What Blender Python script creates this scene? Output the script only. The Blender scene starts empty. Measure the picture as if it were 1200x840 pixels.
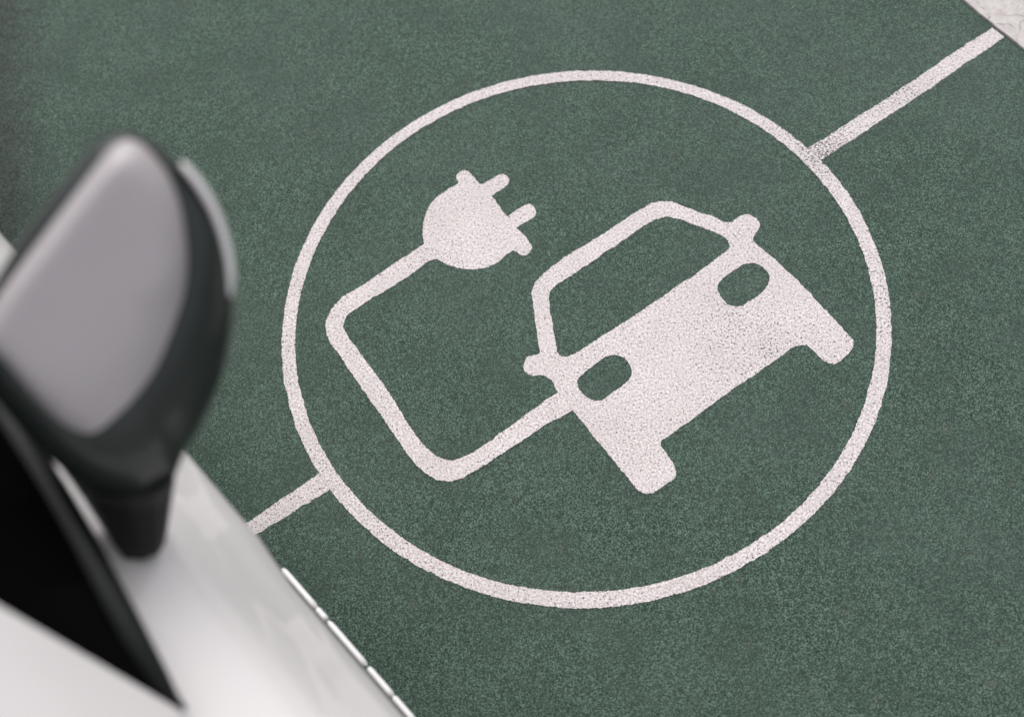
import bpy, bmesh, math, random
from mathutils import Vector, Matrix
from mathutils.geometry import tessellate_polygon
random.seed(7)
R = math.radians
# ------------------------------------------------------------------ camera model (fitted to the photograph)
F_PX, PITCH, ROLL, H = 1342.8, 0.474173, -0.20688, 1.9      # focal length in photo pixels, tilt from straight down, roll, eye height
CX, CY = 600.0, 420.0
def ray(px, py):
    "ground offset from the camera foot per metre of drop, for a photo pixel"
    x = (px-CX)/F_PX; y = -(py-CY)/F_PX
    c, s = math.cos(ROLL), math.sin(ROLL)
    x, y = c*x-s*y, s*x+c*y
    dy = y*math.cos(PITCH)+math.sin(PITCH); dz = y*math.sin(PITCH)-math.cos(PITCH)
    return x/-dz, dy/-dz
def G(px, py, z=0.0):
    a, b = ray(px, py); return Vector((a*(H-z), b*(H-z), z))
# car frame: v forward, u to the car's left (towards the camera), z up
TH = R(122.5)
U = Vector((math.sin(TH), -math.cos(TH), 0)); V = Vector((-math.cos(TH), -math.sin(TH), 0))
VC, UC = -0.92, -0.92                      # car centre in that frame
def uvz(px, py, d):
    "photo pixel at drop d below the eye -> car-frame (u, v, z)"
    a, b = ray(px, py); w = Vector((a, b, 0))
    return Vector((w.dot(U)*d, w.dot(V)*d, H-d))
def L(u, v, z):                            # car frame -> local coordinates of the car empty
    return Vector((v-VC, u-UC, z))

# ------------------------------------------------------------------ helpers
scene = bpy.context.scene
col = scene.collection
def link(name, me, mat=None, parent=None, smooth=False):
    o = bpy.data.objects.new(name, me); col.objects.link(o)
    if mat: me.materials.append(mat)
    if parent: o.parent = parent
    if smooth:
        for p in me.polygons: p.use_smooth = True
    return o
def tag(o, label=None, cat=None, group=None, kind=None):
    if label: o['label'] = label
    if cat: o['category'] = cat
    if group: o['group'] = group
    if kind: o['kind'] = kind
    return o
def mesh(name, vs, fs):
    me = bpy.data.meshes.new(name); me.from_pydata([tuple(v) for v in vs], [], fs); me.update(); return me
def fixn(me):
    bm = bmesh.new(); bm.from_mesh(me); bmesh.ops.recalc_face_normals(bm, faces=bm.faces); bm.to_mesh(me); bm.free(); return me
def cr(pts, closed=True, step=2.0):
    "Catmull-Rom through 2-D points, resampled about every `step`"
    out = []; n = len(pts)
    for i in range(n if closed else n-1):
        if closed: p0, p1, p2, p3 = [pts[(i+k) % n] for k in (-1, 0, 1, 2)]
        else: p0, p1, p2, p3 = pts[max(i-1, 0)], pts[i], pts[i+1], pts[min(i+2, n-1)]
        m = max(1, int(math.dist(p1, p2)/step))
        for k in range(m):
            t = k/m; t2 = t*t; t3 = t2*t
            a = 0.42     # a slightly tight spline
            c0 = -a*t+2*a*t2-a*t3; c1 = 1+(a-3)*t2+(2-a)*t3; c2 = a*t+(3-2*a)*t2+(a-2)*t3; c3 = -a*t2+a*t3
            out.append(tuple(c0*p0[j]+c1*p1[j]+c2*p2[j]+c3*p3[j] for j in range(len(p1))))
    if not closed: out.append(tuple(pts[-1]))
    return out
def rough(pts, amp):
    "small ragged edge, as paint rolled over coarse asphalt leaves"
    n = len(pts); out = []
    lo = [random.gauss(0, 1) for _ in range(n)]
    lo = [(lo[i-2]+lo[i-1]+lo[i]+lo[(i+1) % n]+lo[(i+2) % n])/2.2 for i in range(n)]
    for i, p in enumerate(pts):
        a, b = pts[i-1], pts[(i+1) % n]
        t = Vector((b[0]-a[0], b[1]-a[1])); t = t.normalized() if t.length else Vector((1, 0))
        k = amp*(0.6*lo[i]+0.55*random.gauss(0, 1))
        out.append((p[0]-t.y*k, p[1]+t.x*k))
    return out
def sheet(name, loops, z, mat, parent=None):
    "flat painted sheet from closed loops (first outer, rest holes), world metres"
    origin = parent.location if parent else Vector((0, 0, 0))
    ls = [[Vector((p[0], p[1], 0)) for p in lp] for lp in loops]
    tris = tessellate_polygon(ls)
    vs = [Vector((p.x-origin.x, p.y-origin.y, z-origin.z)) for lp in ls for p in lp]
    fs = []
    for t in tris:
        a, b, c = (vs[i] for i in t)
        fs.append(tuple(t) if (b-a).cross(c-a).z > 0 else tuple(reversed(t)))
    return link(name, mesh(name, vs, fs), mat, parent)
def px_loop(pts, amp=0.5, step=1.8, closed=True):
    p = rough(cr(pts, closed, step), amp)
    return [tuple(G(x, y)[:2]) for x, y in p]

# ------------------------------------------------------------------ materials
def mat(name):
    m = bpy.data.materials.new(name); m.use_nodes = True
    nt = m.node_tree; return m, nt, nt.nodes['Principled BSDF']
def N(nt, typ, **kw):
    n = nt.nodes.new(typ)
    for k, v in kw.items():
        if k in n.inputs: n.inputs[k].default_value = v
        else: setattr(n, k, v)
    return n
def simple(name, c, rough_=.5, metal=0, coat=0, spec=.5):
    m, nt, b = mat(name)
    b.inputs['Base Color'].default_value = (*c, 1); b.inputs['Roughness'].default_value = rough_
    b.inputs['Metallic'].default_value = metal; b.inputs['Coat Weight'].default_value = coat
    b.inputs['Coat Roughness'].default_value = .03; b.inputs['Specular IOR Level'].default_value = spec
    return m
def ramp(nt, src, stops, interp='LINEAR'):
    r = nt.nodes.new('ShaderNodeValToRGB'); r.color_ramp.interpolation = interp
    e = r.color_ramp.elements
    while len(e) < len(stops): e.new(.5)
    for el, (p, c) in zip(e, stops):
        el.position = p; el.color = (*c, 1) if len(c) == 3 else c
    nt.links.new(src, r.inputs[0]); return r.outputs[0]
def mix(nt, fac, a, b, blend='MIX'):
    m = nt.nodes.new('ShaderNodeMix'); m.data_type = 'RGBA'; m.blend_type = blend
    for s, v in ((m.inputs[0], fac), (m.inputs[6], a), (m.inputs[7], b)):
        if hasattr(v, 'is_linked') or hasattr(v, 'links'): nt.links.new(v, s)
        elif isinstance(v, (int, float)): s.default_value = v
        else: s.default_value = (*v, 1)
    return m.outputs[2]
def noise(nt, vec, scale, detail=2, rough_=.5):
    n = N(nt, 'ShaderNodeTexNoise'); n.inputs['Scale'].default_value = scale
    n.inputs['Detail'].default_value = detail; n.inputs['Roughness'].default_value = rough_
    nt.links.new(vec, n.inputs['Vector']); return n.outputs['Fac']
def vor(nt, vec, scale, feature='F1', out='Distance'):
    n = N(nt, 'ShaderNodeTexVoronoi'); n.feature = feature; n.inputs['Scale'].default_value = scale
    nt.links.new(vec, n.inputs['Vector']); return n.outputs[out]
def math_(nt, op, a, b=0.0):
    n = nt.nodes.new('ShaderNodeMath'); n.operation = op
    for s, v in ((n.inputs[0], a), (n.inputs[1], b)):
        if isinstance(v, (int, float)): s.default_value = v
        else: nt.links.new(v, s)
    return n.outputs[0]
def wpos(nt): return nt.nodes.new('ShaderNodeNewGeometry').outputs['Position']
def grain_colour(nt, vec, dark, mid, light):
    n1 = noise(nt, vec, 370, 3, .8)
    c = ramp(nt, n1, [(.40, dark), (.50, mid), (.60, light)])
    # pits between the stones
    pits = ramp(nt, noise(nt, vec, 340, 1, .5), [(.33, (1, 1, 1)), (.41, (0, 0, 0))])
    c = mix(nt, math_(nt, 'MULTIPLY', pits, .75), c, tuple(x*.35 for x in dark))
    # worn stone tops
    tops = ramp(nt, vor(nt, vec, 210), [(.13, (1, 1, 1)), (.28, (0, 0, 0))])
    sel = ramp(nt, noise(nt, vec, 95, 2), [(.50, (0, 0, 0)), (.64, (1, 1, 1))])
    c = mix(nt, math_(nt, 'MULTIPLY', math_(nt, 'MULTIPLY', tops, sel), .55), c, light)
    c = mix(nt, 1.0, c, ramp(nt, noise(nt, vec, 75, 3, .6), [(.36, (.86,)*3), (.64, (1.10,)*3)]), 'MULTIPLY')
    return c
def asphalt_bump(nt, b, vec, strength=.5, dist=.0022):
    h = math_(nt, 'ADD', noise(nt, vec, 330, 3, .62), math_(nt, 'MULTIPLY', noise(nt, vec, 130, 2), .6))
    bp = N(nt, 'ShaderNodeBump'); bp.inputs['Strength'].default_value = strength; bp.inputs['Distance'].default_value = dist
    nt.links.new(h, bp.inputs['Height']); nt.links.new(bp.outputs[0], b.inputs['Normal'])

def green_mat():
    m, nt, b = mat('green_coating'); p = wpos(nt)
    c = grain_colour(nt, p, (.011, .028, .019), (.042, .080, .057), (.150, .228, .175))
    # broad wear: slightly greyer and slightly darker drifts
    c = mix(nt, ramp(nt, noise(nt, p, 3.2, 4, .6), [(.42, (0, 0, 0)), (.75, (.34, .34, .34))]), c, (.084, .116, .098))
    c = mix(nt, ramp(nt, noise(nt, p, 9, 4, .6), [(.35, (.36, .36, .36)), (.55, (0, 0, 0))]), c, (.034, .056, .043))
    # small brownish scuffs and pale flecks
    c = mix(nt, ramp(nt, noise(nt, p, 26, 3, .7), [(.62, (0, 0, 0)), (.78, (.4, .4, .4))]), c, (.13, .115, .10))
    c = mix(nt, ramp(nt, vor(nt, p, 22), [(.020, (.8, .8, .8)), (.034, (0, 0, 0))]), c, (.36, .35, .31))
    # far corner shade painted into the colour: darker, greyer grain with a ragged edge
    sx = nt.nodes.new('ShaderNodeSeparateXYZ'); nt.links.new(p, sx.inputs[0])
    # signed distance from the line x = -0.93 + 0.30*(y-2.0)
    d = math_(nt, 'SUBTRACT', math_(nt, 'MULTIPLY', sx.outputs[0], -1.0), math_(nt, 'ADD', .865, math_(nt, 'MULTIPLY', math_(nt, 'SUBTRACT', sx.outputs[1], 2.0), SHADE_K)))
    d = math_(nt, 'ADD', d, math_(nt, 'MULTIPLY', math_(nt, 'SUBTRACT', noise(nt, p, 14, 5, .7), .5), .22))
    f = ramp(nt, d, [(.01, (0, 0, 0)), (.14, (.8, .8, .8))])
    corner_shade = grain_colour(nt, p, (.009, .013, .011), (.022, .030, .026), (.085, .10, .09))
    c = mix(nt, f, c, corner_shade)
    nt.links.new(c, b.inputs['Base Color'])
    b.inputs['Roughness'].default_value = .72; b.inputs['Specular IOR Level'].default_value = .35
    asphalt_bump(nt, b, p, .55); return m
SHADE_K = .04
def paint_mat():
    m, nt, b = mat('white_road_paint'); p = wpos(nt)
    base = ramp(nt, noise(nt, p, 260, 3, .7), [(.36, (.46, .39, .39)), (.49, (.70, .625, .622)), (.62, (.90, .85, .845))])
    base = mix(nt, ramp(nt, noise(nt, p, 7, 4, .6), [(.4, (0, 0, 0)), (.75, (.35, .35, .35))]), base, (.50, .44, .435))
    # pits the roller missed: more where a worn patch is
    wear = ramp(nt, noise(nt, p, 5.5, 3, .6), [(.35, (0, 0, 0)), (.68, (1, 1, 1))])
    # wear is heaviest at the outer line near the kerb and on the right of the car's bonnet
    g = None
    for (x, y, r, s) in WORN:
        w = G(x, y)
        vd = N(nt, 'ShaderNodeVectorMath', operation='DISTANCE'); nt.links.new(p, vd.inputs[0]); vd.inputs[1].default_value = w
        k = math_(nt, 'MULTIPLY', math_(nt, 'MAXIMUM', math_(nt, 'SUBTRACT', 1.0, math_(nt, 'DIVIDE', vd.outputs['Value'], r)), 0), s)
        g = k if g is None else math_(nt, 'ADD', g, k)
    thr = math_(nt, 'ADD', math_(nt, 'ADD', .370, math_(nt, 'MULTIPLY', wear, .042)), g)
    hole = math_(nt, 'MULTIPLY', math_(nt, 'SUBTRACT', thr, noise(nt, p, 240, 2.5, .6)), 26)
    hole.node.use_clamp = True
    c = mix(nt, hole, base, (.10, .095, .085))
    nt.links.new(c, b.inputs['Base Color'])
    b.inputs['Roughness'].default_value = .65; b.inputs['Specular IOR Level'].default_value = .35
    asphalt_bump(nt, b, p, .35); return m
WORN = [(965, 180, .10, .11), (1050, 115, .22, .045), (340, 590, .12, .03), (880, 390, .16, .035), (1035, 350, .12, .035), (700, 225, .01, .0)]
def concrete_mat():
    m, nt, b = mat('pale_concrete'); p = wpos(nt)
    c = ramp(nt, noise(nt, p, 60, 6, .65), [(.3, (.50, .455, .44)), (.55, (.62, .575, .555)), (.75, (.70, .655, .635))])
    c = mix(nt, ramp(nt, noise(nt, p, 400, 2), [(.28, (.6, .6, .6)), (.36, (0, 0, 0))]), c, (.25, .23, .22))
    # hairline cracks
    wp = N(nt, 'ShaderNodeVectorMath', operation='ADD'); nt.links.new(p, wp.inputs[0])
    nn = N(nt, 'ShaderNodeTexNoise'); nn.inputs['Scale'].default_value = 22; nn.inputs['Detail'].default_value = 4
    nt.links.new(p, nn.inputs['Vector'])
    sc = N(nt, 'ShaderNodeVectorMath', operation='SCALE'); nt.links.new(nn.outputs['Color'], sc.inputs[0]); sc.inputs[3].default_value = .045
    nt.links.new(sc.outputs[0], wp.inputs[1])
    cr_ = ramp(nt, vor(nt, wp.outputs[0], 13, 'DISTANCE_TO_EDGE'), [(.008, (1, 1, 1)), (.024, (0, 0, 0))])
    br = ramp(nt, noise(nt, p, 17, 2), [(.42, (0, 0, 0)), (.58, (1, 1, 1))])
    c = mix(nt, math_(nt, 'MULTIPLY', math_(nt, 'MULTIPLY', cr_, br), .5), c, (.16, .14, .13))
    nt.links.new(c, b.inputs['Base Color']); b.inputs['Roughness'].default_value = .85
    bp = N(nt, 'ShaderNodeBump'); bp.inputs['Strength'].default_value = .3; bp.inputs['Distance'].default_value = .002
    nt.links.new(noise(nt, p, 200, 4), bp.inputs['Height']); nt.links.new(bp.outputs[0], b.inputs['Normal'])
    return m
def road_mat():
    m, nt, b = mat('bare_asphalt'); p = wpos(nt)
    nt.links.new(grain_colour(nt, p, (.022, .025, .025), (.045, .050, .050), (.13, .135, .13)), b.inputs['Base Color'])
    b.inputs['Roughness'].default_value = .85; asphalt_bump(nt, b, p); return m
def carpaint(name, c, metal=0, rough_=.45, coat=1.0):
    m, nt, b = mat(name)
    tc = nt.nodes.new('ShaderNodeTexCoord').outputs['Object']
    cc = ramp(nt, noise(nt, tc, 5, 5, .6), [(.35, tuple(x*.965 for x in c)), (.7, c)])
    nt.links.new(cc, b.inputs['Base Color'])
    # road dust dulls the gloss unevenly
    rr = ramp(nt, noise(nt, tc, 11, 5, .65), [(.35, (.03,)*3), (.75, (.09,)*3)])
    nt.links.new(rr, b.inputs['Coat Roughness'])
    b.inputs['Metallic'].default_value = metal; b.inputs['Roughness'].default_value = rough_
    b.inputs['Coat Weight'].default_value = coat
    return m
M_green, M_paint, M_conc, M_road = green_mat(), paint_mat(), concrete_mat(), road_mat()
M_white = carpaint('white_car_paint', (.86, .815, .80), coat=.7)
M_silver = carpaint('silver_mirror_paint', (.53, .485, .495), metal=.12, rough_=.5, coat=.12)
M_shell = carpaint('black_gloss_plastic', (.013, .018, .0155), rough_=.4, coat=.35)
M_rubber = simple('black_rubber', (.008, .0095, .009), .45, spec=.25)
M_foot = simple('black_foot_plastic', (.004, .0045, .0042), .5, spec=.2)
M_glass = simple('dark_window_glass', (.003, .0035, .003), .12, spec=.5); M_glass.node_tree.nodes['Principled BSDF'].inputs['IOR'].default_value = 1.04
M_chrome = simple('mirror_glass', (.85, .87, .88), .02, metal=1)
M_lens = simple('pale_lens_plastic', (.92, .88, .88), .3, coat=1)
M_trim = simple('bright_white_trim', (.90, .88, .88), .25, coat=1)
M_gap = simple('joint_filler', (.03, .03, .028), .9)
M_tyre = simple('tyre_rubber', (.018, .018, .018), .8)
M_rim = simple('alloy_rim', (.55, .55, .56), .3, metal=.9)
M_red = simple('red_lens', (.35, .01, .01), .15, coat=1)
M_dark = simple('black_underbody', (.006, .006, .006), .9)

# ------------------------------------------------------------------ ground
S = 150
g = link('ground', mesh('ground', [(-S, -S, -.008), (S, -S, -.008), (S, S, -.008), (-S, S, -.008)], [(0, 1, 2, 3)]), M_road)
tag(g, kind='structure')
# the green coat ends a few metres away along the kerb; kerb direction from the photo
K0, K1 = G(1126, 0), G(1200, 60)
kd = (K0-K1); kd.z = 0; kd.normalize(); kn = Vector((kd.y, -kd.x, 0))       # kn points away from the bay, onto the concrete
if kn.dot(Vector((1, 1, 0))) < 0: kn = -kn
def K(a, b, z): return K1+kd*a+kn*b+Vector((0, 0, z))
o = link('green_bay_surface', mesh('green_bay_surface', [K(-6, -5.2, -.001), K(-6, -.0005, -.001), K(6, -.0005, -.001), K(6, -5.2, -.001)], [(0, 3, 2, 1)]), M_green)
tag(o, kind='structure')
if o.data.polygons[0].normal.z < 0: o.data.flip_normals()
# concrete pavement slab: 10 mm proud of the asphalt, narrow dark joint with an uneven lip
def slab(name, a0, a1, b0, b1, z0, z1, m, wob=0.0):
    n = 400; vs = []; fs = []
    for i in range(n+1):
        a = a0+(a1-a0)*i/n; w = wob*(random.gauss(0, .5)) if wob else 0
        vs += [K(a, b0+w, z0), K(a, b0+w, z1-.001), K(a, b0+w+.001, z1), K(a, b1, z1)]
    for i in range(n):
        for k in range(3): q = i*4+k; fs.append((q, q+4, q+5, q+1))
    return link(name, fixn(mesh(name, vs, fs)), m)
tag(slab('pavement', -5, 5, .0012, 2.2, -.01, .004, M_conc, .0012), kind='structure')
j = link('joint', mesh('joint', [K(-5, -.003, -.003), K(5, -.003, -.003), K(5, .006, -.003), K(-5, .006, -.003)], [(0, 1, 2, 3)]), M_gap)
if j.data.polygons[0].normal.z < 0: j.data.flip_normals()
j.name = 'pavement_joint'; tag(j, kind='structure')

# ------------------------------------------------------------------ painted markings
RC = (0.0759872*H, 0.5534505*H)
RO = 0.3015616*H; RW = 0.0140282*H
def ring_loop(r, amp):
    n = 1500; out = []
    ph = [random.uniform(0, 6.28) for _ in range(6)]
    for i in range(n):
        a = 2*math.pi*i/n
        w = sum(math.sin(a*k+ph[k-2])*.0004 for k in range(2, 7))
        out.append((RC[0]+(r+w)*math.cos(a), RC[1]+(r+w)*math.sin(a)))
    return rough(out, amp)
o = sheet('circle_marking', [ring_loop(RO, .0008), ring_loop(RO-RW, .0008)], .0004, M_paint)
tag(o, 'large white painted circle outline on the green ground around the car and plug symbol', 'painted circle')

def line_loop(pts, amp=.55):
    n = len(pts); out = []
    for i in range(n):
        a, b = pts[i], pts[(i+1) % n]; m = max(1, int(math.dist(a, b)/1.8))
        out += [(a[0]+(b[0]-a[0])*k/m, a[1]+(b[1]-a[1])*k/m) for k in range(m)]
    return [tuple(G(x, y)[:2]) for x, y in rough(out, amp)]
lo = line_loop([(378, 551.5), (391, 570.5), (304, 624), (200, 688), (186, 669), (291, 611)])
o = sheet('line_marking', [lo], -.0003, M_paint)
tag(o, 'short white painted line running from the white car to the circle', 'painted line', 'painted lines leading away from the circle')
up = line_loop([(945, 175.5), (950, 172), (1040, 115), (1125, 57), (1163, 32.5), (1177.5, 43.5), (1080, 110), (1010, 156.5), (966, 185), (958, 190)])
o = sheet('line_marking', [up], -.0003, M_paint)
tag(o, 'longer worn white painted line running from the circle to the concrete pavement', 'painted line', 'painted lines leading away from the circle')

sym = bpy.data.objects.new('charging_symbol', None); col.objects.link(sym)
sym.location = (RC[0], RC[1], 0)
tag(sym, 'white painted pictogram of a car wired to a plug, inside the circle on green ground', 'painted symbol')
CAR = [(629.8,415),(617.5,418.5),(614,427.3),(615.8,436),(624.5,440.2),(638.5,440),(647.3,448.3),(652,456),(657.5,463.5),(663,472),(669.5,479.5),(675.3,485),(694.5,509.5),(719,539.3),(743.5,569),(750.5,576),(759.3,578.5),(768,576),(789,560.3),(791.8,551.5),(789,542.8),(780.3,530.5),(774.3,521),(775.5,516),(785.5,509.5),(817,486.8),(845,465.8),(873,446.5),(901,427.3),(922,411.5),(934.3,404.8),(944.8,405),(953.5,411.5),(964,422),(974.5,426.5),(981.5,425),(988.5,419.5),(999,408.5),(1000.5,401),(995.5,393.3),(967.5,363.5),(939.5,333.8),(908,304),(887,286.5),(882,280.5),(885.3,274.3),(889.8,265.5),(887,256.8),(878.3,251.5),(869.5,252.2),(859,259.2),(850,260),(841.5,256.8),(817,247.3),(792.5,238.5),(778.5,235.8),(766,237.5),(754,243.8),(729.5,259.2),(698,279.5),(666.5,298.8),(642,316.3),(628,330.3),(622.8,342.5),(624.5,356.5),(627.3,377.5),(630.5,398.5),(632.5,409.5)]
HOLE = [(643.5,346),(649,336.5),(670,322.5),(705,298.8),(740,275.5),(761,260.6),(775,255),(785.5,254.3),(803,259.2),(824,267.3),(845,275.3),(852.7,282),(854.3,289.5),(848.5,296.5),(817,319.5),(789,338.8),(754,362.5),(719,385.3),(684,407.3),(667.5,416.5),(659,417.3),(653.5,411),(649,388),(644.3,362)]
HL = [(677,446.5),(682.3,439.5),(694.5,429),(708.5,419),(720.8,415.7),(731.3,419.2),(738,427.5),(741,435),(739.5,441.5),(733,448.8),(715.5,461.8),(705,468.5),(696.3,469.3),(685.8,464),(678.8,455.3)]
HR = [(840.8,337.3),(845,328.5),(859,317.5),(873,309.6),(883.5,308.2),(894,313.4),(901.2,323.3),(900.5,333.3),(890.5,344.3),(873,356),(864.3,359.7),(854.5,357.8),(845,348.5)]
sheet('car_marking', [px_loop(CAR), px_loop(HOLE), px_loop(HL), px_loop(HR)], .0, M_paint, sym)
CABLE = [(662,488),(643.3,495.5),(600.9,523.1),(564,547.2),(544.2,559),(527.2,563.6),(510.2,561.3),(493.2,550),(479,534.4),(464.8,513.2),(447.8,487.7),(425.2,456.5),(402.5,422.5),(387.5,401.5),(382.5,390),(382,378),(388.5,362.3),(402.7,347.5),(426.7,332.8),(453.3,314.7),(480,297.3),(497.3,285.5),(506,283),(520,300),(513.3,303),(501.3,306.7),(490.7,315.5),(474.7,326.2),(453.3,339.5),(426.7,355.2),(411,366.7),(404,375.5),(403,385),(409,397),(420.9,411.5),(442.2,440.9),(464.8,473.5),(484.7,506.1),(501.7,526.2),(515.8,536),(530,538.9),(549.8,532.7),(569.7,520),(595.2,501.2),(626.4,478.5),(650,462),(662,458)]
CABLE[0] = (672, 478.5)
sheet('cable_marking', [px_loop(CABLE)], .0004, M_paint, sym)
PLUG = [(497.3,287),(504,295),(513.3,304.3),(525.3,310.7),(541.3,315.2),(560,315.2),(576,310.7),(589.3,302.7),(600,294.2),(605,295.8),(612,300),(617.3,298.7),(622.7,293),(623.2,287),(617.3,279.5),(609.3,271.5),(604.5,267.2),(613.3,262.1),(625.3,255),(628,248.8),(625.6,242.3),(618.7,239.2),(610.7,242.7),(601.3,249.5),(594.8,253.6),(586.7,243.6),(580,234.7),(575.8,229.5),(586.7,222.7),(594.7,216),(596.5,210.7),(593.6,205.6),(586.7,204),(576,209.3),(564.5,216.2),(560,213.3),(554.7,207.5),(550.7,202.7),(544,199.5),(537.3,202.2),(534.7,208),(537.5,214.6),(525.3,221.3),(512,230.7),(502.7,243),(497.3,257.3),(495.5,271.5)]
sheet('plug_marking', [px_loop(PLUG)], .0, M_paint, sym)

# ------------------------------------------------------------------ the white car
car = bpy.data.objects.new('parked_car', None); col.objects.link(car)
cw = U*UC+V*VC; car.location = (cw.x, cw.y, 0)
car.rotation_euler = (0, 0, math.atan2(V.y, V.x))
tag(car, 'white parked car with black mirror foot, seen from above beside the green bay', 'car')
def interp(tab, x):
    if x <= tab[0][0]: return tab[0][1]
    for (a, p), (b, q) in zip(tab, tab[1:]):
        if x <= b:
            t = (x-a)/(b-a); t = t*t*(3-2*t) if len(tab) < 99 else t
            return p+(q-p)*t
    return tab[-1][1]
# half section: (inset from the widest point, height) from the sill up over the shoulder to the centre line
SEC = [(.16, .19), (.05, .215), (.042, .25), (.042, .30), (.046, .36), (.044, .46), (.034, .56), (.014, .64), (.003, .69), (0, .73), (.006, .77), (.020, .815), (.034, .86), (.050, .900), (.062, .918), (.090, .940), (.116, .962), (.138, .985), (.165, 1.0), (.22, 1.012), (.32, 1.028), (.50, 1.045), (.70, 1.055), (.90, 1.06)]
WID = [(-3.02, -.16), (-2.9, -.09), (-2.6, -.035), (-2.2, -.016), (-.95, -.0135), (-.75, -.0175), (-.545, -.0195), (-.49, -.026), (-.2, -.027), (.45, -.035), (.85, -.075), (1.05, -.14), (1.16, -.27)]
TOP = [(-3.02, .62), (-2.9, .93), (-2.6, 1.0), (-.45, 1.0), (-.3, .995), (.3, .95), (.8, .885), (1.02, .80), (1.16, .60)]     # scale of the upper body height
def body_mesh():
    vs = []; fs = []; vv = [-3.02+.0348*i for i in range(121)]
    ns = len(SEC)
    # smoother section
    sec = cr(SEC, False, .012)
    ns = len(sec)
    for v in vv:
        u0 = interp(WID, v); t = interp(TOP, v)
        half = []
        for s, z in sec:
            zz = z if z < .5 else .5+(z-.5)*((t-.5)/.5 if t > .5 else .02+t*.1)
            k = min(1, max(0, (s)/.9))
            half.append((u0*(1-k)+k*0 - s + (0 if k < 1 else 0), zz))
        half = [(u if i < ns-1 else UC, z) for i, (u, z) in enumerate(half)]
        right = [(2*UC-u, z) for u, z in reversed(half[:-1])]
        for u, z in half+right: vs.append(L(u, v, z))
    n = 2*ns-1
    for i in range(len(vv)-1):
        for k in range(n):
            a, b = i*n+k, i*n+(k+1) % n
            fs.append((a, b, b+n, a+n))
    fs.append(tuple(range(n))); fs.append(tuple((len(vv)-1)*n+k for k in reversed(range(n))))
    return fixn(mesh('body', vs, fs))
body = link('body', body_mesh(), M_white, car, True)
# wheel arches: cut with cylinders, then drop the cutters
WHEELS = [(.42, 1), (.42, -1), (-2.22, 1), (-2.22, -1)]
cut = bmesh.new()
for v, s in WHEELS:
    u = UC+s*.80
    mtx = Matrix.Translation(L(u, v, .31)) @ Matrix.Rotation(R(90), 4, 'X')
    bmesh.ops.create_cone(cut, cap_ends=True, segments=64, radius1=.385, radius2=.385, depth=.42, matrix=mtx)
cm = bpy.data.meshes.new('c'); cut.to_mesh(cm); cut.free()
co = bpy.data.objects.new('c', cm); col.objects.link(co); co.parent = car
bo = body.modifiers.new('b', 'BOOLEAN'); bo.object = co; bo.operation = 'DIFFERENCE'; bo.solver = 'EXACT'
bpy.context.view_layer.update()
dg = bpy.context.evaluated_depsgraph_get()
nm = bpy.data.meshes.new_from_object(body.evaluated_get(dg))
body.modifiers.clear(); body.data = nm; bpy.data.objects.remove(co)
for p in nm.polygons: p.use_smooth = True
nm.set_sharp_from_angle(angle=R(35))

def lathe(name, prof, c, m, parent, seg=48):
    vs = []; fs = []
    for i in range(seg):
        a = 2*math.pi*i/seg
        for r, y in prof: vs.append(c+Vector((r*math.cos(a), y, r*math.sin(a))))
    n = len(prof)
    for i in range(seg):
        for k in range(n-1):
            a, b = i*n+k, ((i+1) % seg)*n+k; fs.append((a, b, b+1, a+1))
    return link(name, fixn(mesh(name, vs, fs)), m, parent, True)
for v, s in WHEELS:
    w = bpy.data.objects.new('wheel', None); col.objects.link(w); w.parent = car
    c = L(UC+s*.80, v, .322); w.location = c
    z0 = Vector((0, 0, 0))
    lathe('tyre', [(.21, -.09), (.29, -.105), (.315, -.09), (.322, -.05), (.322, .05), (.315, .09), (.29, .105), (.21, .09)], z0, M_tyre, w)
    lathe('rim', [(.213, .09*s), (.205, .095*s), (.195, .06*s), (.08, .045*s), (.05, .07*s), (.001, .075*s)], z0, M_rim, w)
# greenhouse ---------------------------------------------------
P1 = uvz(0, 709, .79)
APEX = Vector((-.148, -.357, .981))
def ext(a, b, t): return a+(b-a)*t
RAIL0 = ext(APEX, P1, 3.3)
belt = [APEX, Vector((-.1315, -.449, .997)), Vector((-.1185, -.525, 1.006)), Vector((-.108, -.61, 1.016)), Vector((-.097, -.80, 1.025)), Vector((-.09, -1.2, 1.03)), Vector((-.09, -2.0, 1.05)), Vector((-.13, -2.62, 1.07))]
rail = [APEX, P1, ext(APEX, P1, 2.0), RAIL0, RAIL0+Vector((-.03, -.16, .05)), Vector((-.42, -1.4, 1.50)), Vector((-.42, -2.1, 1.46)), Vector((-.16, -2.64, 1.08))]
def samp(c, n):
    p = cr([tuple(x) for x in c], False, .004); return [Vector(p[int(round(i*(len(p)-1)/n))]) for i in range(n+1)]
def both(name, build, m, **kw):
    for s in (1, -1):
        me = build(s); link(name, me, m, car, True)
def side(p, s):
    return L(p.x if s == 1 else 2*UC-p.x, p.y, p.z)
NB = 60
bl, rl = samp(belt, NB), samp(rail, NB)
def ruled(A, B, s, k=6, bulge=.012, off=0.0):
    vs = []; fs = []
    n = len(A)
    for a, b in zip(A, B):
        for i in range(k+1):
            t = i/k; p = a.lerp(b, t); p = p+Vector((bulge*math.sin(math.pi*t)*min(1, (b-a).length/.3)+off, 0, 0)); vs.append(side(p, s))
    for i in range(n-1):
        for q in range(k):
            a = i*(k+1)+q; fs.append((a, a+k+1, a+k+2, a+1))
    return fixn(mesh('w', vs, fs))
both('side_window', lambda s: ruled(bl, rl, s, bulge=.010), M_glass)
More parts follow.
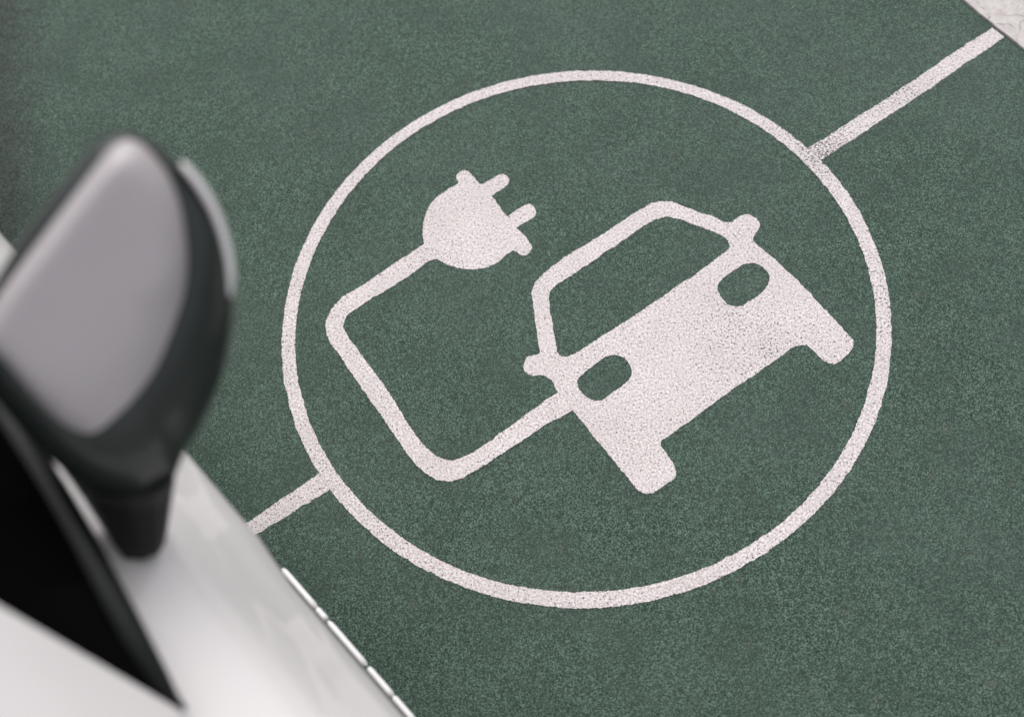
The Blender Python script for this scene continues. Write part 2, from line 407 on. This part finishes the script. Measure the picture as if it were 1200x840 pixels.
# pillar + roof skin
W0 = Vector((-.30, -.16, 1.015))
wsl = [W0, ext(W0, Vector((-.50, -.86, 1.44)), .5), Vector((-.50, -.86, 1.445)), Vector((-.52, -1.0, 1.50)), Vector((-.55, -1.4, 1.535)), Vector((-.55, -2.1, 1.50)), Vector((-.30, -2.72, 1.10))]
inner = samp(wsl, NB)
cowl = Vector((-.152, -.30, .975))
def pillar(s):
    vs = []; fs = []; k = 10
    for a, b in zip(rl, inner):
        for i in range(k+1):
            t = i/k; p = a.lerp(b, t); p.z += .020*math.sin(math.pi*t)+.004; p.x += .006*math.sin(math.pi*t)*1; vs.append(side(p+Vector((.0, .0, 0)), s))
    for i in range(NB):
        for q in range(k):
            a = i*(k+1)+q; fs.append((a, a+k+1, a+k+2, a+1))
    return fixn(mesh('pillar', vs, fs))
both('pillar', pillar, M_white)
# roof and windscreens between the two inner curves
def across(i0, i1, m, name, crown):
    vs = []; fs = []; k = 16
    for a in inner[i0:i1+1]:
        for i in range(k+1):
            t = i/k; u = a.x+(2*UC-2*a.x)*t
            vs.append(L(u, a.y + (.22*math.sin(math.pi*t) if name == 'windscreen' and False else 0), a.z+crown*math.sin(math.pi*t)))
    for i in range(i1-i0):
        for q in range(k):
            a = i*(k+1)+q; fs.append((a, a+k+1, a+k+2, a+1))
    link(name, fixn(mesh(name, vs, fs)), m, car, True)
iw = min(range(NB+1), key=lambda i: (inner[i]-wsl[2]).length); ir = min(range(NB+1), key=lambda i: (inner[i]-wsl[5]).length)
across(0, iw, M_glass, 'windscreen', .03); across(iw, ir, M_white, 'roof', .03); across(ir, NB, M_glass, 'rear_window', .03)
# window seal: rubber strip lying on the belt line, with a soft raised crest
def seal(s):
    # (distance up the glass from the belt line, stand-off from the glass)
    prof = [(-.004, -.004), (-.003, .004), (.001, .0055), (.006, .003), (.010, .0025), (.013, .009), (.017, .013), (.021, .012), (.024, .007), (.027, .001), (.028, -.006)]
    vs = []; fs = []; n = len(prof)
    for i, p in enumerate(bl):
        t_ = (rl[i]-p); ln = t_.length
        up_ = t_.normalized() if ln > .01 else (rl[3]-bl[3]).normalized()
        tg = (bl[min(i+1, NB)]-bl[max(i-1, 0)]).normalized()
        nn_ = tg.cross(up_).normalized()
        if nn_.x+nn_.z < 0: nn_ = -nn_
        w = max(.1, min(1, ln*.75/.028)); hb = .010*math.sin(math.pi*min(.5, .03/max(ln, .06)))
        for a_, h in prof: vs.append(side(p+up_*(a_*w)+nn_*(h*(.35+.65*w)+.001), s))
    for i in range(NB):
        for q in range(n-1):
            a = i*n+q; fs.append((a, a+n, a+n+1, a+1))
    return fixn(mesh('seal', vs, fs))
both('window_seal', seal, M_rubber)
# lower side moulding: bright bars with rounded tops and small gaps, fixed along the sill
def bar(v0, v1, u_out, z, w, h):
    vs = []; fs = []; k = 8; n = 14
    for i in range(n+1):
        t = i/n; v = v0+(v1-v0)*t; e = min(1, math.sqrt(max(0, 1-(2*t-1)**10)))
        for q in range(k):
            a = 2*math.pi*q/k
            vs.append(L(u_out-w/2+(w/2)*math.cos(a)*(.55+.45*e), v, z+(h/2)*math.sin(a)*(.4+.6*e)))
    for i in range(n):
        for q in range(k): a = i*k+q; b = i*k+(q+1) % k; fs.append((a, b, b+k, a+k))
    fs.append(tuple(range(k))); fs.append(tuple(n*k+q for q in reversed(range(k))))
    return fixn(mesh('bar', vs, fs))
DS = 1.6
def vpx(x, y): return uvz(x, y, DS).y
for (a, b) in [((334, 664), (373, 710.5)), ((373.7, 711.4), (385, 724.5)), ((386.5, 726), (431.5, 777.5)), ((433.5, 780), (463, 812.5)), ((463.7, 813.2), (489, 842)), ((491, 844), (530, 887))]:
    v0, v1 = vpx(*a), vpx(*b)
    link('side_moulding', bar(v0, v1, -.0160*DS+.0006, H-DS, .0095, .02), M_trim, car, True)
# carrier behind the moulding
v0, v1 = vpx(330, 660), vpx(540, 900)
link('moulding_carrier', bar(v0, v1, -.0190*DS-.004, H-DS-.004, .03, .024), M_rubber, car, True)
# lamps, grille, plates, door line (out of the photograph, but the car is a whole car)
for s in (1, -1):
    for nm_, v, z, m_, sz in (('headlight', 1.02, .66, M_lens, (.10, .16, .075)), ('tail_light', -2.93, .80, M_red, (.05, .12, .10))):
        bm = bmesh.new(); bmesh.ops.create_uvsphere(bm, u_segments=24, v_segments=12, radius=1)
        for q in bm.verts: q.co = Vector((q.co.x*sz[0], q.co.y*sz[1], q.co.z*sz[2]))+L(UC+s*.62, v, z)
        me = bpy.data.meshes.new(nm_); bm.to_mesh(me); bm.free(); link(nm_, me, m_, car, True)

# ------------------------------------------------------------------ door mirror
mir = bpy.data.objects.new('mirror', None); col.objects.link(mir); mir.parent = car
mir['label'] = 'door mirror with silver grey cap, black shell and pale indicator strip'
mir.location = L(-.055, -.52, .96)
def ML(p): return L(p.x, p.y, p.z)-mir.location
nrm = Vector((-.347, 1.27, 1.0)).normalized()
P0 = Vector((-.055, -.50, 1.04))
def onplane(px, py, off):
    d = uvz(px, py, 1.0)-Vector((0, 0, H))       # direction per unit drop (u, v, -1)
    o = Vector((0, 0, H)); t = (P0+nrm*off-o).dot(nrm)/d.dot(nrm)
    return o+d*t
def dome(outline, off, centre_px, prof, soft=None):
    "loft an outline (photo-traced, at its own real plane) into a domed shell; prof = [(scale, height)]"
    O = [onplane(x, y, off) for x, y in cr(outline, True, 6)]
    C = onplane(*centre_px, off); vs = []; fs = []; n = len(O)
    if soft:                                    # direction in which the edge rolls off gently
        sd_ = (onplane(*soft, off)-C).normalized(); wt = []
        for p in O:
            k = max(0, min(1, ((p-C).normalized().dot(sd_)-.25)/.6)); wt.append(k*k*(3-2*k))
    for s, h in prof:
        for q, p in enumerate(O):
            k = wt[q] if soft and h > 0 else 0
            s2 = s if k == 0 or s < .02 else s*(1-k)+k*(1-min(1, h/.022)**1.15*(1-.35)) if h < .0219 else s
            vs.append(ML(C+(p-C)*s2+nrm*h))
    for i in range(len(prof)-1):
        for k in range(n): a, b = i*n+k, i*n+(k+1) % n; fs.append((a, b, b+n, a+n))
    if prof[-1][0] < .05: fs.append(tuple((len(prof)-1)*n+k for k in range(n)))
    return fixn(mesh('dome', vs, fs))
SHELL = [(-28, 372), (-2, 322), (48, 246), (106, 174), (128, 158), (150, 153), (176, 163), (206, 190), (238, 227), (259, 262), (270, 300), (274, 345), (272, 385), (260, 440), (238, 490), (217, 524), (202, 556), (170, 574), (135, 572), (100, 562), (60, 535), (20, 492), (-15, 450), (-34, 410)]
sp = [(.80, -.085), (.86, -.08), (.93, -.045), (.985, -.012), (1.0, 0)]
import math as _m
for i in range(1, 15):
    t = i/14; a = t*_m.pi/2
    sp.append((max(.012, 1-.0-(1-_m.cos(a))**1.25*.99) if i < 14 else .012, .041*_m.sin(a)**.9))
link('housing', dome(SHELL, 0, (125, 360), sp), M_shell, mir, True)
CAP = [(-20, 378), (8, 334), (64, 260), (118, 190), (136, 172), (152, 166), (172, 176), (196, 206), (212, 245), (219, 295), (218, 340), (207, 388), (186, 438), (153, 482), (110, 510), (76, 498), (42, 466), (8, 426), (-18, 401)]
cp = [(.97, -.016), (1.0, -.008), (1.0, 0)]
for i in range(1, 17):
    t = i/16; a = t*_m.pi/2
    cp.append((max(.012, _m.cos(a)**.55) if i < 16 else .012, .022*_m.sin(a)**1.1))
cp = [(.97, -.016), (1.0, -.008), (1.0, 0)]
for i in range(1, 25):
    t = i/24
    cp.append((1-t, .020*(1-(1-t)**9)))
cp[-1] = (.012, .020)
def cap_mesh():
    "silver cap: nearly flat face; its outer lower edge rolls off gently"
    O = [onplane(x, y, .033) for x, y in cr(CAP, True, 6)]; C = onplane(100, 330, .033); n = len(O)
    sd_ = (onplane(200, 450, .033)-C).normalized(); vs = []; fs = []
    wt = []
    for p in O:
        k = max(0, min(1, ((p-C).normalized().dot(sd_)-.2)/.7)); wt.append(k*k*(3-2*k))
    for s, h in cp:
        for q, p in enumerate(O):
            hh = h
            if h > 0: hh = .020*(1-s**(14*(1-wt[q])+4.5*wt[q]))
            vs.append(ML(C+(p-C)*s+nrm*hh))
    for i in range(len(cp)-1):
        for k in range(n): a, b = i*n+k, i*n+(k+1) % n; fs.append((a, b, b+n, a+n))
    fs.append(tuple((len(cp)-1)*n+k for k in range(n)))
    return fixn(mesh('cap', vs, fs))
link('cap', cap_mesh(), M_silver, mir, True)
# indicator strip round the outer edge
def strip(px, off, w, d):
    P = [onplane(x, y, off) for x, y in cr(px, False, 4)]; C = onplane(125, 360, off); vs = []; fs = []
    n = len(P); k = 10
    for i, p in enumerate(P):
        e = (max(0, 1-(2*i/(n-1)-1)**6))**.5; r = (p-C).normalized()
        for q in range(k):
            a = 2*_m.pi*q/k; vs.append(ML(p+r*(w*e*_m.cos(a))+nrm*(d*e*_m.sin(a))))
    for i in range(n-1):
        for q in range(k): a = i*k+q; b = i*k+(q+1) % k; fs.append((a, b, b+k, a+k))
    return fixn(mesh('strip', vs, fs))
link('indicator_lens', strip([(212, 190), (232, 215), (248, 241), (259, 268), (266, 295), (269, 322), (268, 350)], .012, .0042, .010), M_lens, mir, True)
# the looking glass on the far side
link('mirror_glass', dome(SHELL, 0, (125, 360), [(.76, -.088), (.4, -.087), (.01, -.087)]), M_chrome, mir, True)
# foot
def loft(rings, m, name):
    vs = []; fs = []; k = 28
    R_ = []
    for (c, ru, rv) in rings:
        for q in range(k):
            a = 2*_m.pi*q/k; ca, sa = _m.cos(a), _m.sin(a)
            x = _m.copysign(abs(ca)**.8, ca); y = _m.copysign(abs(sa)**.8, sa)
            vs.append(ML(Vector(c)+Vector((ru*x, rv*y, 0))))
    for i in range(len(rings)-1):
        for q in range(k): a, b = i*k+q, i*k+(q+1) % k; fs.append((a, b, b+k, a+k))
    fs.append(tuple(range(k))); fs.append(tuple((len(rings)-1)*k+q for q in range(k)))
    return link(name, fixn(mesh(name, vs, fs)), m, mir, True)
def at(px, py, z): p = uvz(px, py, H-z); return (p.x, p.y, z)
FB = [(122, 618), (134, 640), (147, 655), (168, 656), (185, 649), (193, 637), (198, 610), (165, 592), (135, 596)]
FT = [(70, 546), (84, 564), (103, 580), (150, 588), (184, 582), (199, 572), (207, 548), (160, 515), (100, 515)]
def foot():
    "tapering block between the door skin and the housing"
    vs = []; fs = []; lv = [(.915, 0), (.945, 0), (.965, .22), (.99, .5), (1.015, .8), (1.035, 1), (1.06, 1.02)]
    for z, t in lv:
        P = [(b[0]+(c[0]-b[0])*t, b[1]+(c[1]-b[1])*t) for b, c in zip(FB, FT)]
        Q = []
        for i in range(len(P)):
            for k in range(5):
                # light corner rounding
                a, b, c, d = P[i-1], P[i], P[(i+1) % 9], P[(i+2) % 9]; u = k/5
                l = lambda q: b[q]+(c[q]-b[q])*u
                Q.append((l(0), l(1)))
        for x, y in Q: vs.append(ML(Vector(at(x, y, z))))
    n = 45
    for i in range(len(lv)-1):
        for k in range(n): a, b = i*n+k, i*n+(k+1) % n; fs.append((a, b, b+n, a+n))
    fs.append(tuple(range(n))); fs.append(tuple((len(lv)-1)*n+k for k in range(n)))
    me = fixn(mesh('foot', vs, fs)); return me
fo = link('foot', foot(), M_foot, mir, True); fo.data.set_sharp_from_angle(angle=R(50))

# ------------------------------------------------------------------ camera, light, world
cam = bpy.data.cameras.new('camera'); co = bpy.data.objects.new('camera', cam); col.objects.link(co)
fwd = Vector((0, math.sin(PITCH), -math.cos(PITCH))); upv = Vector((0, math.cos(PITCH), math.sin(PITCH))); rt = Vector((1, 0, 0))
# pixel axes are rolled by -ROLL relative to (rt, upv)
c_, s_ = math.cos(ROLL), math.sin(ROLL)
X = rt*c_+upv*s_; Y = -rt*s_+upv*c_
m3 = Matrix((X, Y, -fwd)).transposed()
co.matrix_world = Matrix.Translation((0, 0, H)) @ m3.to_4x4()
cam.sensor_fit = 'HORIZONTAL'; cam.sensor_width = 36; cam.lens = F_PX/1200*36
cam.clip_start = .02; cam.clip_end = 1000
cam.dof.use_dof = True; cam.dof.focus_distance = 2.05; cam.dof.aperture_fstop = 2.1; cam.dof.aperture_blades = 0
scene.camera = co

SUN_EL, SUN_AZ = R(58), R(0)                 # azimuth measured from +Y towards +X
w = bpy.data.worlds.new('World'); scene.world = w; w.use_nodes = True
nt = w.node_tree; bg = nt.nodes['Background']
sky = nt.nodes.new('ShaderNodeTexSky'); sky.sky_type = 'NISHITA'; sky.sun_disc = False
sky.sun_elevation = SUN_EL; sky.sun_rotation = SUN_AZ; sky.air_density = 1.0; sky.dust_density = 3.0; sky.ozone_density = 1.0
hs = nt.nodes.new('ShaderNodeHueSaturation'); hs.inputs['Saturation'].default_value = .22
nt.links.new(sky.outputs[0], hs.inputs['Color']); nt.links.new(hs.outputs[0], bg.inputs[0]); bg.inputs[1].default_value = .14
sd = bpy.data.lights.new('sun', 'SUN'); sd.energy = .7; sd.angle = R(60); sd.color = (1, .965, .94)
so = bpy.data.objects.new('sun', sd); col.objects.link(so)
sdir = Vector((math.sin(SUN_AZ)*math.cos(SUN_EL), math.cos(SUN_AZ)*math.cos(SUN_EL), math.sin(SUN_EL)))
so.rotation_euler = sdir.to_track_quat('Z', 'Y').to_euler()
vs_ = scene.view_settings
vs_.view_transform = 'Standard'; vs_.look = 'None'; vs_.gamma = 1; vs_.use_curve_mapping = False; vs_.exposure = 0.34
scene.cycles.max_bounces = 8
scene.cycles.use_denoising = True
